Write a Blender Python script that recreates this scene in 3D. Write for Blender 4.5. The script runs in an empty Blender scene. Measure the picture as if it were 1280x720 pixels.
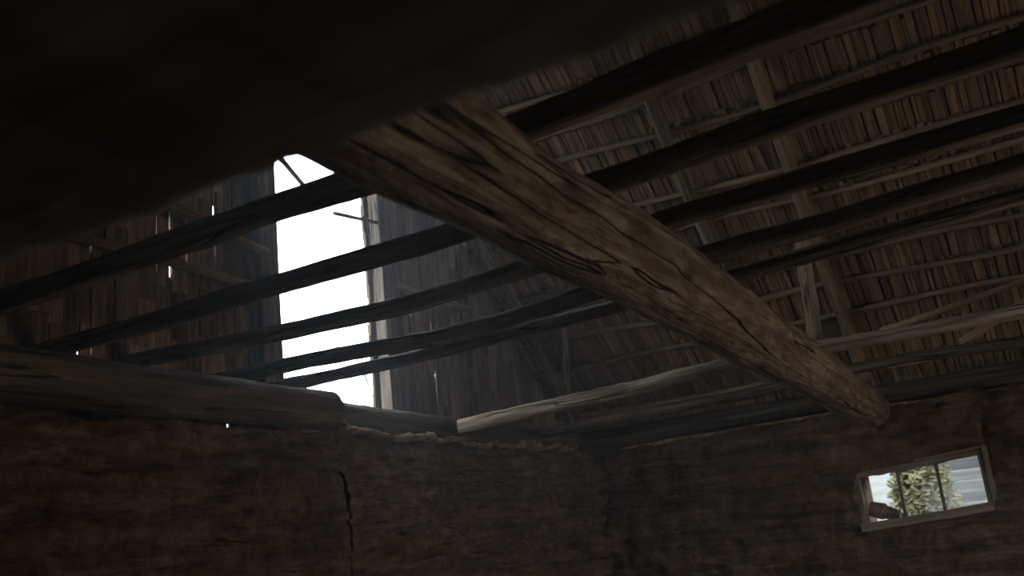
import bpy, math, random
from mathutils import Vector, Matrix, noise
random.seed(7)
E=1.6   # eye height; all coordinates below are relative to eye level
V=Vector
sc=bpy.context.scene

# ------------------------------------------------------------------ materials
def new_mat(name):
    m=bpy.data.materials.new(name); m.use_nodes=True
    nt=m.node_tree; nt.nodes.clear()
    out=nt.nodes.new('ShaderNodeOutputMaterial'); b=nt.nodes.new('ShaderNodeBsdfPrincipled')
    nt.links.new(b.outputs[0],out.inputs[0])
    b.inputs['Roughness'].default_value=.85
    b.inputs['Specular IOR Level'].default_value=.2
    return m,nt,b
def ramp(nt,fac,stops):
    r=nt.nodes.new('ShaderNodeValToRGB'); e=r.color_ramp.elements
    while len(e)<len(stops): e.new(.5)
    for i,(p,c) in enumerate(stops):
        e[i].position=p; e[i].color=(*c,1)
    nt.links.new(fac,r.inputs[0]); return r.outputs[0]
def mapping(nt,vec,s):
    m=nt.nodes.new('ShaderNodeMapping'); m.inputs['Scale'].default_value=s
    nt.links.new(vec,m.inputs['Vector']); return m.outputs[0]
def tnoise(nt,vec,scale,detail=5,rough=.6,dist=0):
    n=nt.nodes.new('ShaderNodeTexNoise'); n.inputs['Scale'].default_value=scale
    n.inputs['Detail'].default_value=detail; n.inputs['Roughness'].default_value=rough
    n.inputs['Distortion'].default_value=dist
    nt.links.new(vec,n.inputs['Vector']); return n.outputs['Fac']
def mixc(nt,fac,a,b,mode='MIX'):
    m=nt.nodes.new('ShaderNodeMix'); m.data_type='RGBA'; m.blend_type=mode
    if isinstance(fac,float): m.inputs[0].default_value=fac
    else: nt.links.new(fac,m.inputs[0])
    for s,v in ((m.inputs[6],a),(m.inputs[7],b)):
        if isinstance(v,tuple): s.default_value=(*v,1)
        else: nt.links.new(v,s)
    return m.outputs[2]
def math_(nt,op,a,b=0.0):
    m=nt.nodes.new('ShaderNodeMath'); m.operation=op
    for i,v in enumerate((a,b)):
        if isinstance(v,(int,float)): m.inputs[i].default_value=v
        else: nt.links.new(v,m.inputs[i])
    return m.outputs[0]
def bump(nt,b,h,st,dist=.01):
    n=nt.nodes.new('ShaderNodeBump'); n.inputs['Strength'].default_value=st; n.inputs['Distance'].default_value=dist
    nt.links.new(h,n.inputs['Height']); nt.links.new(n.outputs[0],b.inputs['Normal'])

def wood(name,dark,mid,light,grain=30,patch=True,bmp=.7,vary=.5,knots=False,bd=.012,checks=False):
    m,nt,b=new_mat(name)
    at=nt.nodes.new('ShaderNodeAttribute'); at.attribute_name='gc'
    vec=at.outputs['Vector']
    g=tnoise(nt,mapping(nt,vec,(1,1,.06)),grain,6,.65,.6)
    g2=tnoise(nt,mapping(nt,vec,(1,1,.12)),grain*.25,4,.6,1.0)
    col=ramp(nt,g,[(.3,dark),(.5,mid),(.72,light)])
    p=ramp(nt,g2,[(.38,(.25,.25,.25)),(.6,(1,1,1))])
    col=mixc(nt,(.35 if knots else .75) if patch else .4,col,p,'MULTIPLY')
    h=g
    if knots:
        wv=nt.nodes.new('ShaderNodeTexWave'); wv.wave_type='BANDS'; wv.bands_direction='X'
        wv.inputs['Scale'].default_value=7; wv.inputs['Distortion'].default_value=9; wv.inputs['Detail'].default_value=3; wv.inputs['Detail Scale'].default_value=1.3
        nt.links.new(mapping(nt,vec,(1.4,1.4,.35)),wv.inputs['Vector'])
        col=mixc(nt,.25,col,ramp(nt,wv.outputs['Fac'],[(.15,(.42,.36,.30)),(.6,(1,1,1))]),'MULTIPLY')
        vo=nt.nodes.new('ShaderNodeTexVoronoi'); vo.inputs['Scale'].default_value=3.2
        nt.links.new(mapping(nt,vec,(1.3,1.3,.75)),vo.inputs['Vector'])
        k=ramp(nt,vo.outputs['Distance'],[(.06,(.10,.07,.05)),(.2,(1,1,1))])
        col=mixc(nt,.85,col,k,'MULTIPLY')
        s=tnoise(nt,mapping(nt,vec,(1,1,.26)),22,5,.6,1.2)
        sr=ramp(nt,s,[(.42,(1,1,1)),(.62,(.34,.28,.22))])
        col=mixc(nt,.75,col,sr,'MULTIPLY')
        s2=tnoise(nt,mapping(nt,vec,(1,1,.5)),5,3,.5,.8)
        col=mixc(nt,.5,col,ramp(nt,s2,[(.40,(1,1,1)),(.62,(.50,.42,.34))]),'MULTIPLY')
        h=math_(nt,'ADD',h,s)
    if knots or checks:
        c=tnoise(nt,mapping(nt,vec,(1,1,.03)),9 if knots else 16,2,.4,.2)
        cd=math_(nt,'ABSOLUTE',math_(nt,'SUBTRACT',c,.5))
        cr=ramp(nt,cd,[(.0,(.03,.025,.02)),(.011,(1,1,1))])
        col=mixc(nt,.95,col,cr,'MULTIPLY')
        h=math_(nt,'ADD',h,cr)
    if vary:
        geo=nt.nodes.new('ShaderNodeNewGeometry')
        rr=ramp(nt,geo.outputs['Random Per Island'],[(0,(1-vary,)*3),(.5,(.8,.8,.8)),(1,(1+vary*.6,1+vary*.5,1+vary*.4))])
        col=mixc(nt,1.0,col,rr,'MULTIPLY')
    nt.links.new(col,b.inputs['Base Color']); bump(nt,b,h,bmp,bd)
    return m

M_beam=wood('peeled_log_wood',(.12,.09,.06),(.215,.165,.113),(.295,.235,.166),28,True,1.0,0,True,.025)
M_joist=wood('dark_joist_wood',(.052,.039,.028),(.135,.101,.073),(.25,.19,.14),30,True,1.0,0,False,.012,True)
M_pale=wood('weathered_pole_wood',(.10,.073,.048),(.21,.158,.107),(.32,.25,.175),34,True,1.0,0,False,.015,True)
M_plate=wood('plate_log_wood',(.030,.021,.014),(.073,.052,.036),(.135,.098,.069),28,True,1.0,0,False,.02,True)
M_shing=wood('shingle_wood',(.075,.044,.022),(.185,.115,.06),(.33,.215,.118),34,False,.8,.36)
M_lath=wood('lath_wood',(.09,.06,.033),(.19,.13,.074),(.32,.225,.132),30,False,.8,.3)
M_gable=wood('gable_board_wood',(.07,.047,.031),(.17,.118,.079),(.31,.222,.147),26,False,.8,.5)
M_lintel=wood('sooty_timber',(.048,.042,.037),(.083,.074,.065),(.118,.106,.094),18,False,.6,0)
M_frame=wood('window_frame_wood',(.08,.06,.043),(.165,.128,.095),(.28,.225,.17),40,False,.5,.3)
M_shed=wood('bleached_board_wood',(.055,.057,.053),(.095,.097,.09),(.145,.145,.138),14,False,.3,.5)

def adobe(name,c1,c2,c3,joints=True):
    m,nt,b=new_mat(name)
    tc=nt.nodes.new('ShaderNodeTexCoord'); vec=tc.outputs['Object']
    n1=tnoise(nt,vec,1.4,5,.6); n2=tnoise(nt,vec,14,8,.7); n3=tnoise(nt,mapping(nt,vec,(1,1,7)),2.2,5,.6,.3)
    n4=tnoise(nt,vec,5,6,.65)
    col=ramp(nt,n1,[(.3,c1),(.5,c2),(.7,c3)])
    col=mixc(nt,.8,col,ramp(nt,n2,[(.3,(.35,.35,.35)),(.6,(1.15,1.15,1.15))]),'MULTIPLY')
    col=mixc(nt,.7,col,ramp(nt,n3,[(.38,(.4,.38,.36)),(.62,(1.25,1.25,1.25))]),'MULTIPLY')
    col=mixc(nt,.6,col,ramp(nt,n4,[(.38,(.45,.43,.42)),(.62,(1.2,1.2,1.2))]),'MULTIPLY')
    nt.links.new(col,b.inputs['Base Color'])
    b.inputs['Roughness'].default_value=.95; b.inputs['Specular IOR Level'].default_value=.05
    h=math_(nt,'ADD',n2,math_(nt,'MULTIPLY',n3,1.3)); bump(nt,b,h,1.0,.08)
    return m
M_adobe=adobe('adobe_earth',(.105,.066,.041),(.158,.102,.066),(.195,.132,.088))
M_crumb=adobe('lit_crumbled_earth',(.26,.19,.13),(.38,.29,.20),(.48,.38,.28))  # paler than the adobe: daylight on the wall top put into the colour
M_dirt=adobe('dirt_floor_earth',(.26,.19,.125),(.38,.28,.185),(.46,.35,.24))
def simple(name,c1,c2,scale):
    m,nt,b=new_mat(name); tc=nt.nodes.new('ShaderNodeTexCoord')
    n=tnoise(nt,tc.outputs['Object'],scale,7,.65)
    nt.links.new(ramp(nt,n,[(.35,c1),(.65,c2)]),b.inputs['Base Color']); bump(nt,b,n,.5,.02); return m
M_ground=simple('dry_grass_ground',(.045,.046,.038),(.09,.09,.08),2)
M_leaf=simple('dry_shrub_leaves',(.05,.046,.02),(.12,.108,.052),6)
M_twig=simple('twig_bark',(.12,.10,.085),(.24,.20,.17),12)
def glass():
    m=bpy.data.materials.new('dusty_window_glass'); m.use_nodes=True; nt=m.node_tree; nt.nodes.clear()
    out=nt.nodes.new('ShaderNodeOutputMaterial'); t=nt.nodes.new('ShaderNodeBsdfTransparent')
    d=nt.nodes.new('ShaderNodeBsdfTranslucent'); d.inputs[0].default_value=(.8,.82,.85,1)
    mx=nt.nodes.new('ShaderNodeMixShader'); tc=nt.nodes.new('ShaderNodeTexCoord')
    n=tnoise(nt,tc.outputs['Object'],9,5); f=math_(nt,'MULTIPLY',n,.10)
    nt.links.new(f,mx.inputs[0]); nt.links.new(t.outputs[0],mx.inputs[1]); nt.links.new(d.outputs[0],mx.inputs[2])
    nt.links.new(mx.outputs[0],out.inputs[0]); return m
M_glass=glass()

# ------------------------------------------------------------------ geometry
class Geo:
    def __init__(s): s.v=[];s.f=[];s.g=[]
    def log(s,pts,radii,seg=16,step=.12,rough=.06,wob=.0,freq=2.2,ell=1.0,sq=1.0):
        pts=[V(p) for p in pts]; off=V((random.random()*20,random.random()*20,random.random()*20))
        L=[0]
        for a,b in zip(pts,pts[1:]): L.append(L[-1]+(b-a).length)
        n=max(2,int(L[-1]/step)); base=len(s.v)
        def at(d):
            for i in range(len(pts)-1):
                if d<=L[i+1]+1e-6:
                    t=(d-L[i])/(L[i+1]-L[i]); 
                    return pts[i].lerp(pts[i+1],t), radii[i]*(1-t)+radii[i+1]*t
            return pts[-1],radii[-1]
        T=(pts[-1]-pts[0]).normalized(); up=V((0,0,1)) if abs(T.z)<.9 else V((1,0,0))
        A=T.cross(up).normalized(); B=A.cross(T).normalized()
        for i in range(n+1):
            d=L[-1]*i/n; c,r=at(d)
            if len(pts)>2:
                c=(at(max(0,d-.25))[0]+c+at(min(L[-1],d+.25))[0])/3 if 0<i<n else c
            c=c+A*wob*noise.noise(V((d*.9,0,0))+off)+B*wob*noise.noise(V((0,d*.9,0))+off)
            for k in range(seg):
                th=2*math.pi*(k+.5)/seg; x=math.cos(th); y=math.sin(th)
                x=abs(x)**sq*(1 if x>0 else -1); y=abs(y)**sq*(1 if y>0 else -1)
                rr=r*(1+rough*1.6*noise.noise(V((x*1.1,y*1.1,d*freq))+off)+rough*.7*noise.noise(V((x*3,y*3,d*freq*3))+off))
                s.v.append(c+A*x*rr*ell+B*y*rr); s.g.append(V((x*rr,y*rr,d))+off)
        for i in range(n):
            for k in range(seg):
                k2=(k+1)%seg; a=base+i*seg
                s.f.append((a+k,a+k2,a+seg+k2,a+seg+k))
        for e,ring in ((0,base),(1,base+n*seg)):
            c=sum((s.v[ring+k] for k in range(seg)),V())/seg
            s.v.append(c); s.g.append(V((0,0,L[-1]*e))+off); ci=len(s.v)-1
            for k in range(seg):
                k2=(k+1)%seg
                s.f.append((ci,ring+k2,ring+k) if e==0 else (ci,ring+k,ring+k2))
    def board(s,p0,p1,wd,w,t,n=2,j=.0,w1=None,bend=0):
        p0=V(p0);p1=V(p1);T=(p1-p0);L=T.length;T.normalize();wd=V(wd); wd=(wd-T*wd.dot(T)).normalized(); nd=T.cross(wd)
        off=V((random.random()*20,random.random()*20,random.random()*20)); base=len(s.v); w1=w if w1 is None else w1
        for i in range(n+1):
            q=i/n; c=p0.lerp(p1,q)+nd*bend*math.sin(math.pi*q); ww=w*(1-q)+w1*q
            for a,b in ((-1,-1),(1,-1),(1,1),(-1,1)):
                da=a*ww/2+random.uniform(-j,j); db=b*t/2+random.uniform(-j,j)*.4
                s.v.append(c+wd*da+nd*db); s.g.append(V((da,db,L*q))+off)
        for i in range(n):
            a=base+i*4
            for k in range(4):
                k2=(k+1)%4; s.f.append((a+k,a+k2,a+4+k2,a+4+k))
        s.f.append((base+3,base+2,base+1,base)); a=base+n*4; s.f.append((a,a+1,a+2,a+3))
    def obj(s,name,mat,smooth=False,parent=None):
        me=bpy.data.meshes.new(name); me.from_pydata([(p.x,p.y,p.z+E) for p in s.v],[],s.f)
        at=me.attributes.new('gc','FLOAT_VECTOR','POINT')
        at.data.foreach_set('vector',[c for g in s.g for c in g])
        me.materials.append(mat); me.update()
        import bmesh
        bm=bmesh.new(); bm.from_mesh(me); bmesh.ops.recalc_face_normals(bm,faces=bm.faces); bm.to_mesh(me); bm.free()
        if smooth: 
            for p in me.polygons: p.use_smooth=len(p.vertices)==4
        o=bpy.data.objects.new(name,me); sc.collection.objects.link(o)
        if parent: o.parent=parent
        return o
def empty(name):
    o=bpy.data.objects.new(name,None); sc.collection.objects.link(o); return o

def wall(name,mat,us,vs,mask,pos,thick_vec,disp):
    g=Geo(); nu,nv=len(us),len(vs); idx={}
    ok=lambda i,j: 0<=i<nu-1 and 0<=j<nv-1 and mask((us[i]+us[i+1])/2,(vs[j]+vs[j+1])/2)
    def vid(i,j,s):
        if (i,j,s) not in idx:
            p=pos(us[i],vs[j]); 
            p=p+ (disp(us[i],vs[j]) if s==0 else V(thick_vec))
            idx[(i,j,s)]=len(g.v); g.v.append(p); g.g.append(p)
        return idx[(i,j,s)]
    for i in range(nu-1):
        for j in range(nv-1):
            if not ok(i,j): continue
            g.f.append((vid(i,j,0),vid(i+1,j,0),vid(i+1,j+1,0),vid(i,j+1,0)))
            g.f.append((vid(i,j,1),vid(i,j+1,1),vid(i+1,j+1,1),vid(i+1,j,1)))
            for (di,dj,a,b) in ((-1,0,(i,j),(i,j+1)),(1,0,(i+1,j),(i+1,j+1)),(0,-1,(i,j),(i+1,j)),(0,1,(i,j+1),(i+1,j+1))):
                if not ok(i+di,j+dj): g.f.append((vid(*a,0),vid(*b,0),vid(*b,1),vid(*a,1)))
    return g.obj(name,mat,True)
def lin(a,b,st,extra=()):
    n=max(1,round((b-a)/st)); r=[a+(b-a)*i/n for i in range(n+1)]
    for e in extra:
        k=min(range(len(r)),key=lambda q:abs(r[q]-e)); r[k]=e
    return sorted(set(r))
def earth(u,v,seed):
    p=V((u,v*1.0,seed))
    vv=v+.035*noise.noise(V((u*1.1,v*.5,seed+4)))
    c=(vv%0.16)/.16; groove=-.10*max(0,1-min(c,1-c)/.14)*(0.3+1.2*abs(noise.noise(V((u*1.3,round(vv/.16)*3.1,seed)))))
    row=math.floor(vv/.16); bu=u/.42+.5*(row%2)+.2*noise.noise(V((row*1.7,u*.5,seed))); cu=bu%1
    blk=.03*noise.noise(V((math.floor(bu)*3.3,row*2.7,seed)))
    gj=-.05*max(0,1-min(cu,1-cu)/.05)*(.35+.9*abs(noise.noise(V((math.floor(bu)*5.1,row*1.9,seed)))))
    return .06*noise.noise(p*1.1)+.055*noise.noise(V((u*2.2,v*6,seed)))+.05*noise.noise(p*6)+.038*noise.noise(p*13)+groove+blk+gj

XW,YN,XE,YS=-3.14,7.0,4.0,-.9
FL=-1.6
def top(u,s):
    t=.665+.04*noise.noise(V((u*1.3,s,0)))+.04*noise.noise(V((u*6,s,3)))
    if s<2: t+=.045*math.exp(-((u-4.05)/.3)**2)   # crumbled mud heap beside the plate log
    return t
def vmap(v,t): return FL+(v-FL)*(t-FL)/(.67-FL)
def wpos(u,v): return V((XW,u,vmap(v,top(u,1.7))))
def seam(v):
    pts=[(-2,3.87),(.2,3.86),(.45,3.80),(.62,3.60),(.8,3.5)]
    for (a,ya),(b,yb) in zip(pts,pts[1:]):
        if v<=b: return ya+(yb-ya)*(v-a)/(b-a)+.035*noise.noise(V((v*7,9,0)))+.012*noise.noise(V((v*25,9,0)))
    return 3.5
def wdisp(u,v):
    cx=seam(v)
    d=earth(u,v,3.3)*min(1,.3+abs(u-cx)/.2)
    d+= .015 if u<cx else 0.0
    dd=u-cx; wd=.034+.04*noise.noise(V((v*5,2,0))); dy=0
    if 0<dd<wd:
        k=1-(abs(dd-wd/2)/(wd/2))**4; d-=.16*k; dy=.16*k
    if v>.5: d-=.10*((v-.5)/.17)**1.5*(1 if u>cx else .3)
    return V((d,dy,0))
uw=sorted(set(lin(YS,3.45,.025)+lin(3.45,4.05,.006)+lin(4.05,YN+.5,.025)))
uw=[u for i,u in enumerate(uw) if i==0 or u-uw[i-1]>1e-5]
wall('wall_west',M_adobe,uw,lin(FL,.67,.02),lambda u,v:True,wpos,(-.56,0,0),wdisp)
WX0,WX1,WZ0,WZ1=-1.22,-.425,-.085,.252
def npos(u,v):
    w=math.exp(-((u+.82)/.7)**4-((v-.08)/.45)**4)
    return V((u,YN,vmap(v,top(u,8.1))+.07*(u+.82)*w))
wall('wall_north',M_adobe,lin(XW-.25,XE,.025,(WX0,WX1)),lin(FL,.67,.025,(WZ0,WZ1)),
     lambda u,v: not(WX0<u<WX1 and WZ0<v<WZ1),npos,(0,.5,0),lambda u,v:V((0,-earth(u,v,6.1)*(0 if abs(u-(WX0+WX1)/2)<.42 and abs(v-.075)<.23 else .7),0)))
wall('wall_east',M_adobe,lin(YS,YN+.5,.1,(3.2,4.8)),lin(FL,.67,.1,(.4,)),lambda u,v: not(3.2<u<4.8 and v<.4),
     lambda u,v:V((XE,u,v)),(.5,0,0),lambda u,v:V((-earth(u,v,1.1),0,0)))
wall('wall_south',M_adobe,lin(XW-.56,XE+.5,.1),lin(FL,.67,.1,(.4,)),lambda u,v: True,
     lambda u,v:V((u,YS,v)),(0,-.5,0),lambda u,v:V((0,earth(u,v,2.1),0)))
g=Geo()
us=lin(XW-.1,XE+.1,.25); vs=lin(YS-.1,YN+.1,.25)
for u in us:
    for v in vs: g.v.append(V((u,v,FL+.02*noise.noise(V((u*2,v*2,0))))));g.g.append(V((u,v,0)))
for i in range(len(us)-1):
    for j in range(len(vs)-1):
        a=i*len(vs)+j; g.f.append((a,a+len(vs),a+len(vs)+1,a+1))
g.obj('floor',M_dirt,True)
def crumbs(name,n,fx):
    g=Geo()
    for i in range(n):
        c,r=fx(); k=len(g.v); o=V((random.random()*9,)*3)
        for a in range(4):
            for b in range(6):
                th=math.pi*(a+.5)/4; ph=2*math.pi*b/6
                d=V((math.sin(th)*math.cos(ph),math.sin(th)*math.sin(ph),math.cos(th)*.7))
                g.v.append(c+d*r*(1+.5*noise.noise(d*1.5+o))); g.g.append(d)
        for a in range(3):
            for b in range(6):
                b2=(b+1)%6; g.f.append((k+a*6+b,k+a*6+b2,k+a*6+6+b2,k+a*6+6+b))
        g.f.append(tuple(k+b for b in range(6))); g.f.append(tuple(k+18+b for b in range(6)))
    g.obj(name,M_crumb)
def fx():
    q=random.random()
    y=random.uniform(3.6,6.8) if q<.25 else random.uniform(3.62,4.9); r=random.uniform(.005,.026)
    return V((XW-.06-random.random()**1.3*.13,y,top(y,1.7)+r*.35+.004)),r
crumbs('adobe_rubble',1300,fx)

# main tie beam
g=Geo(); g.log([(-1.03,YS-.3,.93),(-1.03,1.56,.87),(-1.03,4.5,.765),(-1.03,7.06,.665)],[.15,.144,.142,.125],56,.03,.08,.02,1.8)
g.obj('tie_beam_log',M_beam,True)
g=Geo(); g.log([(2.2,YS-.3,.9),(2.2,7.3,.74)],[.14,.14],24,.1,.06,.03); g.obj('tie_beam_log',M_beam,True)

J=[(1.02,1.10,1.08,1.10,1.13,1.18,.044),(1.52,1.07,1.04,1.07,1.10,1.16,.041),(2.0,1.055,1.008,1.035,1.075,1.13,.041),
   (2.46,.985,.98,1.01,1.055,1.12,.038),(2.95,.985,.96,1.0,1.05,1.11,.035),(3.36,.94,.915,.98,1.04,1.10,.037),(3.68,.93,.925,.96,1.005,1.05,.032)]
for k,(y,za,zb,zc,zd,ze,r) in enumerate(J):
    g=Geo(); dy=random.uniform(-.02,.02)
    x0=-3.62
    g.log([(x0,y+dy,za),(-2,y+dy*.5,zb),(-1.03,y,zc),(.5,y,zd),(4.1,y-dy,ze)],[r*1.05,r*.95,r,r*1.03,r*1.05],20,.05,.14,.03,2.8,1.0,.8)
    g.obj('joist_pole',M_joist,True)
g=Geo(); g.log([(-3.2,5.08,.76),(-1.55,5.53,.885),(-1.03,5.8,.945),(4.1,5.8,.955)],[.042,.043,.04,.038],18,.04,.2,.05,4,1,.75)
g.obj('joist_pole',M_pale,True)
g=Geo(); g.log([(-3.3,6.35,.80),(-1.0,6.45,.885),(4.1,6.4,.93)],[.04,.035,.035],14,.06,.15,.05,3)
g.obj('joist_pole',M_plate,True)
g=Geo(); g.log([(-3.02,YS,.755),(-3.03,1.9,.74),(-3.0,3.60,.71)],[.102,.10,.094],40,.03,.06,.012,3); g.obj('wall_plate_log',M_plate,True)
g=Geo(); g.log([(-3.42,YS,.83),(-3.42,3.0,.815),(-3.42,3.5,.785),(-3.36,5.3,.77),(-3.4,7.4,.76)],[.085,.085,.085,.08,.075],24,.05,.07,.02); g.obj('wall_plate_log',M_plate,True)
g=Geo(); g.log([(-3.5,7.12,.745),(XE,7.12,.745)],[.055,.06],18,.08,.1,.03); g.obj('wall_plate_log',M_plate,True)
g=Geo(); g.log([(-3.5,7.4,.79),(XE,7.4,.80)],[.075,.08],18,.08,.1,.03); g.obj('wall_plate_log',M_plate,True)
# near header timber just above the viewer (slightly askew)
g=Geo()
n=240; prof=40; off=V((3,5,7)); X0,X1=XW+.08,XE-.08
y0,y1,z0,z1=.16,.634,.352,.52
for i in range(n+1):
    X=X0+(X1-X0)*i/n
    for k in range(prof):
        th=2*math.pi*(k+.5)/prof; c,s=math.cos(th),math.sin(th)
        ex=.28; px=abs(c)**ex*(1 if c>0 else -1); pz=abs(s)**ex*(1 if s>0 else -1)
        yy=(y0+y1)/2+px*(y1-y0)/2+.001+.026*(X+.85); zz=(z0+z1)/2+pz*(z1-z0)/2
        d=.006*noise.noise(V((X*2.5,px*1.5,pz*1.5)))+.005*noise.noise(V((X*9,px*3,pz*3)))+.007*noise.noise(V((X*30,px*4,pz*4)))
        g.v.append(V((X,yy+d*px,zz+d*pz))); g.g.append(V((yy,zz,X))+off)
for i in range(n):
    for k in range(prof):
        k2=(k+1)%prof; a=i*prof; g.f.append((a+k,a+k2,a+prof+k2,a+prof+k))
g.f.append(tuple(range(prof))); g.f.append(tuple(n*prof+k for k in range(prof)))
g.obj('header_timber',M_lintel,True)

# ------------------------------------------------------------------ roof
RY,RZ=3.6,4.7
nN=V((0,1,1)).normalized(); dN=V((0,-1,1)).normalized()
def slope(eave,d,nrm,length):
    g=Geo(); e=Geo(); h=Geo()
    s=-.25
    while s<length:
        x=-3.85
        while x<4.6:
            w=random.uniform(.02,.05)
            wav=.03*noise.noise(V((x*.8,s*3,1)))
            a=s+wav+random.uniform(-.02,.012); b=a+.56+random.uniform(-.03,.03)
            p0=V((x+w/2,0,0))+eave+d*a+nrm*(.132+random.uniform(0,.016)); p1=V((x+w/2+random.uniform(-.012,.012),0,0))+eave+d*b+nrm*(.080+random.uniform(0,.014))
            g.board(p0,p1,(1,0,0),w-random.uniform(.001,.007),.012,1,.0012)
            x+=w
        s+=.25
    g.obj('roof_shingles',M_shing)
    s=-.3
    while s<length+.1:
        p=eave+d*(s+.1)+nrm*.20
        h.board(p+V((-3.9,0,0)),p+V((4.65,0,0)),d,.215,.02,4); s+=.21
    h.obj('roof_leak_blocker',M_joist)  # layer added above the shingles to stop daylight leaking through
    s=.05
    while s<length:
        p=eave+d*s+nrm*.062
        e.log([p+V((-3.75,0,0)),p+V((0,0,0))+d*random.uniform(-.02,.02),p+V((4.5,0,0))],[random.uniform(.014,.027),.021,random.uniform(.014,.027)],8,.2,.2,.06)
        s+=.25
    e.obj('roof_laths',M_lath,True)
eN=V((0,7.55,.75))
slope(eN,dN,nN,(V((0,RY,RZ))-eN).length)
eS=V((0,YS-.5,.75)); dS=(V((0,RY,RZ))-eS).normalized(); nS=V((0,-dS.z,dS.y))
slope(eS,dS,nS,(V((0,RY,RZ))-eS).length)
for x,mt,r in ((-3.45,M_joist,.05),(-1.8,M_joist,.045),(-1.1,M_lath,.048),(1.2,M_joist,.05),(2.4,M_joist,.05),(3.5,M_joist,.05)):
    g=Geo(); a=V((x,0,0))+eN+dN*.0; b=V((x,RY,RZ))
    g.log([a,b],[r,r*.9],12,.12,.1,.03); g.obj('rafter_pole',mt,True)
    g=Geo(); a=V((x,0,0))+eS; g.log([a,b],[r,r*.9],12,.12,.1,.03); g.obj('rafter_pole',mt,True)
g=Geo(); g.log([(-3.6,RY,RZ-.03),(4.2,RY,RZ-.03)],[.06,.06],12); g.obj('ridge_pole',M_joist,True)
g=Geo(); g.board((-1.10,5.83,.93),(-1.07,5.86,1.76),(1,.3,0),.085,.03,8,.004); g.obj('roof_strut',M_pale)
g=Geo(); g.log([(-.75,6.0,1.02),(1.2,6.1,1.32)],[.02,.016],10,.1,.12,.03); g.obj('roof_brace',M_lath,True)
g=Geo(); g.log([(-.35,6.5,.93),(.6,6.35,1.35)],[.028,.02],10,.1,.12,.02); g.obj('roof_brace',M_lath,True)
g=Geo(); g.log([(-3.1,6.5,.95),(-2.9,6.2,1.55)],[.03,.025],10,.1,.12,.02); g.obj('roof_brace',M_joist,True)

# ------------------------------------------------------------------ gables
def roofz(y): 
    return min(RZ+.05-(y-RY), RZ+.05+(y-RY)*dS.z/dS.y)
def gable(x,hole,name,gapk):
    g=Geo(); y=YS-.35
    while y<7.6:
        w=random.uniform(.055,.12); yc=y+w/2
        zt=roofz(yc)+.06
        big=random.random()<.42*gapk
        gap=(random.uniform(0,.003) if not big else random.uniform(.008,.022))*gapk
        z0=.71 
        if hole and hole[0]<yc<hole[1]:
            z0=hole[2]
        if zt>z0+.05:
            zs=[z0]
            while zs[-1]<zt-.5: zs.append(zs[-1]+random.uniform(.18,.42))
            zs.append(zt)
            for a,b in zip(zs,zs[1:]):
                gg=gap if random.random()<.35 else -.002
                g.board((x+random.uniform(-.012,.012),yc,a-.04),(x+random.uniform(-.012,.012),yc+random.uniform(-.003,.003),b+.04),(0,1,0),w-gg+.003,.016,2,.001)
        y+=w
    return g.obj(name,M_gable)
gable(-3.66,(3.88,4.86,2.95),'gable_boards',1.0)
gable(4.3,None,'gable_boards',.1)
fr=empty('gable_opening_frame')
def prt(f,name,mat,smooth=False,par=fr):
    q=Geo(); f(q); return q.obj(name,mat,smooth,par)
prt(lambda q:q.board((-3.58,3.80,.72),(-3.58,3.79,3.0),(0,1,0),.14,.09,6,.005),'jamb_left',M_joist)
prt(lambda q:q.board((-3.58,4.92,.72),(-3.58,4.90,3.0),(0,1,0),.14,.08,6,.004),'jamb_right',M_joist)
prt(lambda q:q.board((-3.58,3.75,2.95),(-3.58,4.98,2.95),(0,0,1),.1,.08,6,.004),'head',M_joist)
prt(lambda q:q.board((-3.58,3.75,.74),(-3.58,4.98,.72),(0,0,1),.20,.08,6,.004),'sill',M_joist)
def rail(a,b,r,mat,nm='gable_brace'):
    q=Geo(); q.log([a,b],[r,r*.85],10,.12,.10,.01); q.obj(nm,mat,True)
rail((-3.55,1.2,1.55),(-3.55,3.72,1.50),.028,M_lath,'gable_rail')
rail((-3.55,1.4,2.2),(-3.55,3.72,2.22),.028,M_lath,'gable_rail')
rail((-3.55,4.98,1.75),(-3.55,5.9,1.73),.028,M_lath,'gable_rail')
rail((-3.49,2.3,1.90),(-3.49,3.72,1.68),.028,M_lath)
rail((-3.56,3.8,2.42),(-3.56,4.15,2.2),.018,M_joist,'loose_lath')
rail((-3.56,4.40,2.10),(-3.56,4.92,2.16),.014,M_joist,'loose_lath')
q=Geo(); q.board((-3.615,2.10,.75),(-3.615,2.08,2.3),(0,1,0),.14,.04,5,.005); q.obj('gable_stud',M_gable)
q=Geo(); q.board((-3.60,6.0,.75),(-3.60,5.98,2.2),(0,1,0),.1,.05,5,.005); q.obj('gable_stud',M_joist)

# ------------------------------------------------------------------ window
win=empty('window_1'); sh=.07; cx=-.82
def wp(u,v,y=7.03): return (u,y,v+sh*(u-cx))
def bar(a,b,wd,w,t,nm): prt(lambda q:q.board(a,b,wd,w,t,6,.002),nm,M_frame,False,win)
bar(wp(WX0-.02,WZ1),wp(WX1+.02,WZ1),(0,0,1),.030,.07,'frame_top')
bar(wp(WX0-.03,WZ0-.01),wp(WX1+.04,WZ0-.01),(0,0,1),.055,.09,'frame_sill')
bar(wp(WX0,WZ0),wp(WX0-.005,WZ1),(1,0,0),.032,.07,'frame_left')
bar(wp(WX1,WZ0),wp(WX1,WZ1),(1,0,0),.032,.07,'frame_right')
bar(wp(-.955,WZ0),wp(-.955,WZ1),(1,0,0),.020,.04,'mullion_1')
bar(wp(-.705,WZ0),wp(-.705,WZ1),(1,0,0),.020,.04,'mullion_2')
prt(lambda q:q.board(wp(-.83,.275,7.0),wp(-.38,.285,6.99),(0,0,1),.022,.02,5,.004),'casing_top',M_frame,False,win)
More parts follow.
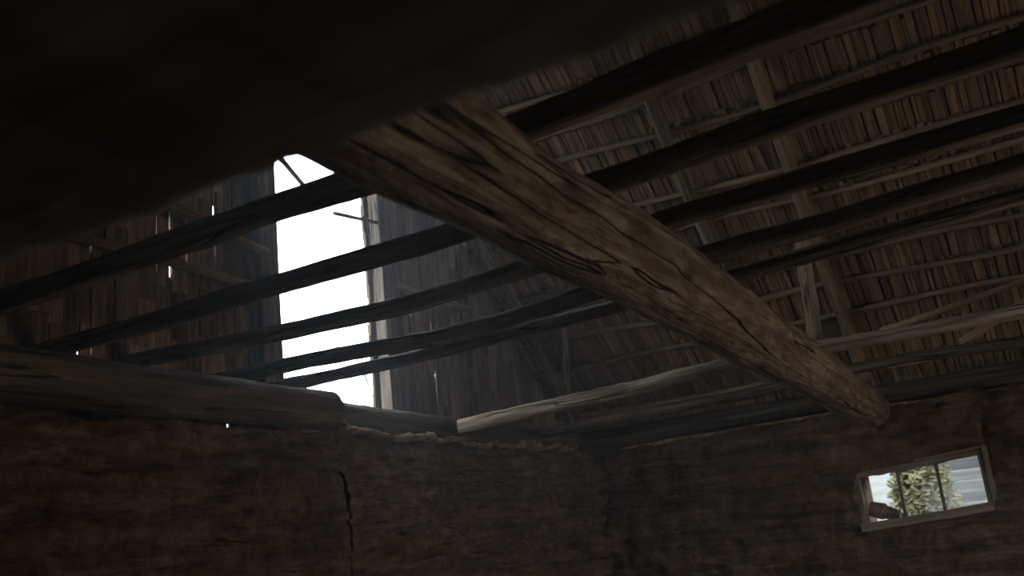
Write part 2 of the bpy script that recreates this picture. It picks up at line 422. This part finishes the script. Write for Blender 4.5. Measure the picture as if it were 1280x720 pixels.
prt(lambda q:q.board(wp(-.395,-.13,7.0),wp(-.39,.29,6.99),(1,0,0),.03,.02,5,.004),'casing_right',M_frame,False,win)
prt(lambda q:q.board(wp(-.825,(WZ0+WZ1)/2,7.05),wp(-.44,(WZ0+WZ1)/2,7.05),(0,0,1),WZ1-WZ0,.003,1),'glass',M_glass,False,win)
q=Geo(); q.log([(-1.19,7.10,.0),(-1.10,7.10,-.025),(-1.00,7.10,-.065)],[.052,.058,.035],9,.03,.2,.0,14); q.obj('broken_wood_chunk',M_pale,False)

# ------------------------------------------------------------------ outside
g=Geo(); us=lin(-60,60,1.5); vs=lin(-40,70,1.5)
for u in us:
    for v in vs:
        h=FL-.05+max(0,v-12)*.22+.25*noise.noise(V((u*.2,v*.2,0)))*(1 if v>9 else .0)
        g.v.append(V((u,v,h)));g.g.append(V((u,v,0)))
for i in range(len(us)-1):
    for j in range(len(vs)-1):
        a=i*len(vs)+j
        g.f.append((a,a+len(vs),a+len(vs)+1,a+1))
g.obj('ground',M_ground,True)
sh_=empty('board_shed')
q=Geo(); z=FL
while z<1.6:
    q.board((-1.48,14,z+.07),(4,14,z+.07),(0,0,1),.132,.03,4,.004); z+=.14
q.obj('siding',M_shed,False,sh_)
q=Geo(); q.board((-1.6,14,1.5),(4.1,14,1.5),(0,1,0),.5,.05,3); q.obj('eave',M_shed,False,sh_)
q=Geo(); q.board((-1.46,13.97,FL),(-1.46,13.97,1.6),(1,0,0),.1,.03,3); q.obj('corner_post',M_shed,False,sh_)
def shrub(c,R,n):
    q=Geo()
    for i in range(n):
        d=V((random.gauss(0,1),random.gauss(0,1),random.gauss(0,1))).normalized()*R*random.random()**.4
        p=V(c)+V((d.x*.5,d.y*.5,d.z*1.6)); e=V((random.gauss(0,1),random.gauss(0,1),random.gauss(0,1))).normalized()
        q.board(p,p+e*.10,e.orthogonal(),.03,.003,1)
    for i in range(14):
        q.log([(c[0],c[1],FL),tuple(V(c)+V((random.uniform(-.3,.3),random.uniform(-.3,.3),random.uniform(0,1.2)))*R)],[.02,.006],5,.4)
    q.obj('dry_shrub',M_leaf)
shrub((-1.40,12.0,-.2),.66,7500)
q=Geo()
def branch(p,d,L,r,lev):
    e=p+d*L; q.log([p,e],[r,r*.6],5,max(.1,L/3),.0,.03*L)
    if lev>0:
        for k in range(4):
            nd=(d+V((random.gauss(0,.45),random.gauss(0,.45),random.gauss(0,.35)))).normalized()
            branch(p.lerp(e,random.uniform(.4,1)),nd,L*.62,r*.55,lev-1)
branch(V((-9.0,11.8,FL)),V((.03,-.05,1)).normalized(),3.0,.05,4)
q.obj('bare_sapling',M_twig)

# haze volume added to imitate lens glare around the gable opening
m=bpy.data.materials.new('glare_haze'); m.use_nodes=True; nt=m.node_tree; nt.nodes.clear()
o_=nt.nodes.new('ShaderNodeOutputMaterial'); vs_=nt.nodes.new('ShaderNodeVolumeScatter')
vs_.inputs['Density'].default_value=.008; vs_.inputs['Anisotropy'].default_value=.65; vs_.inputs['Color'].default_value=(.9,.95,1,1)
nt.links.new(vs_.outputs[0],o_.inputs['Volume'])
g=Geo(); a,b_=V((-3.55,-.85,-1.57)),V((3.95,6.95,4.6))
g.v=[V((x,y,z)) for x in (a.x,b_.x) for y in (a.y,b_.y) for z in (a.z,b_.z)]; g.g=[V()]*8
g.f=[(0,1,3,2),(4,6,7,5),(0,4,5,1),(2,3,7,6),(0,2,6,4),(1,5,7,3)]
g.obj('glare_haze',m)

# ------------------------------------------------------------------ light
w=bpy.data.worlds.new('sky'); sc.world=w; w.use_nodes=True
bg=w.node_tree.nodes['Background']; bg.inputs[0].default_value=(.80,.90,1.0,1); bg.inputs[1].default_value=9.0
def area(name,loc,direction,sx,sy,power,col=(1,1,1),portal=False):
    l=bpy.data.lights.new(name,'AREA'); l.shape='RECTANGLE'; l.size=sx; l.size_y=sy; l.energy=power; l.color=col
    if portal: l.cycles.is_portal=True
    o=bpy.data.objects.new(name,l); sc.collection.objects.link(o)
    o.location=(loc[0],loc[1],loc[2]+E); o.rotation_euler=V(direction).to_track_quat('-Z','Y').to_euler(); return o
area('sky_portal_gable',(-3.8,4.35,1.87),(1,0,0),1.0,2.2,1,portal=True)
area('sky_portal_window',(-.82,7.6,.08),(0,-1,0),.9,.5,1,portal=True)
area('east_door_fill',(4.55,4.0,-.6),(-1,0,0),1.5,1.9,76,(1,.87,.72))  # warm fill lamp added at the unseen east doorway

# ------------------------------------------------------------------ camera
cd=bpy.data.cameras.new('camera'); cam=bpy.data.objects.new('camera',cd); sc.collection.objects.link(cam); sc.camera=cam
cd.sensor_width=36; cd.lens=1186/1280*36; cd.clip_start=.03
pitch=math.radians(15.15); yaw=math.radians(28.2); roll=math.radians(6.05)
H=V((-math.sin(yaw),math.cos(yaw),0)); A=V((math.cos(yaw),math.sin(yaw),0)); Z=V((0,0,1))
F=H*math.cos(pitch)+Z*math.sin(pitch); B=-H*math.sin(pitch)+Z*math.cos(pitch)
cxv=A*math.cos(roll)-B*math.sin(roll); cyv=A*math.sin(roll)+B*math.cos(roll)
M=Matrix((cxv,cyv,-F)).transposed().to_4x4(); M.translation=V((0,0,E)); cam.matrix_world=M
cd.dof.use_dof=True; cd.dof.focus_distance=4.5; cd.dof.aperture_fstop=2.8
sc.view_settings.view_transform='Standard'
sc.view_settings.gamma=1.1
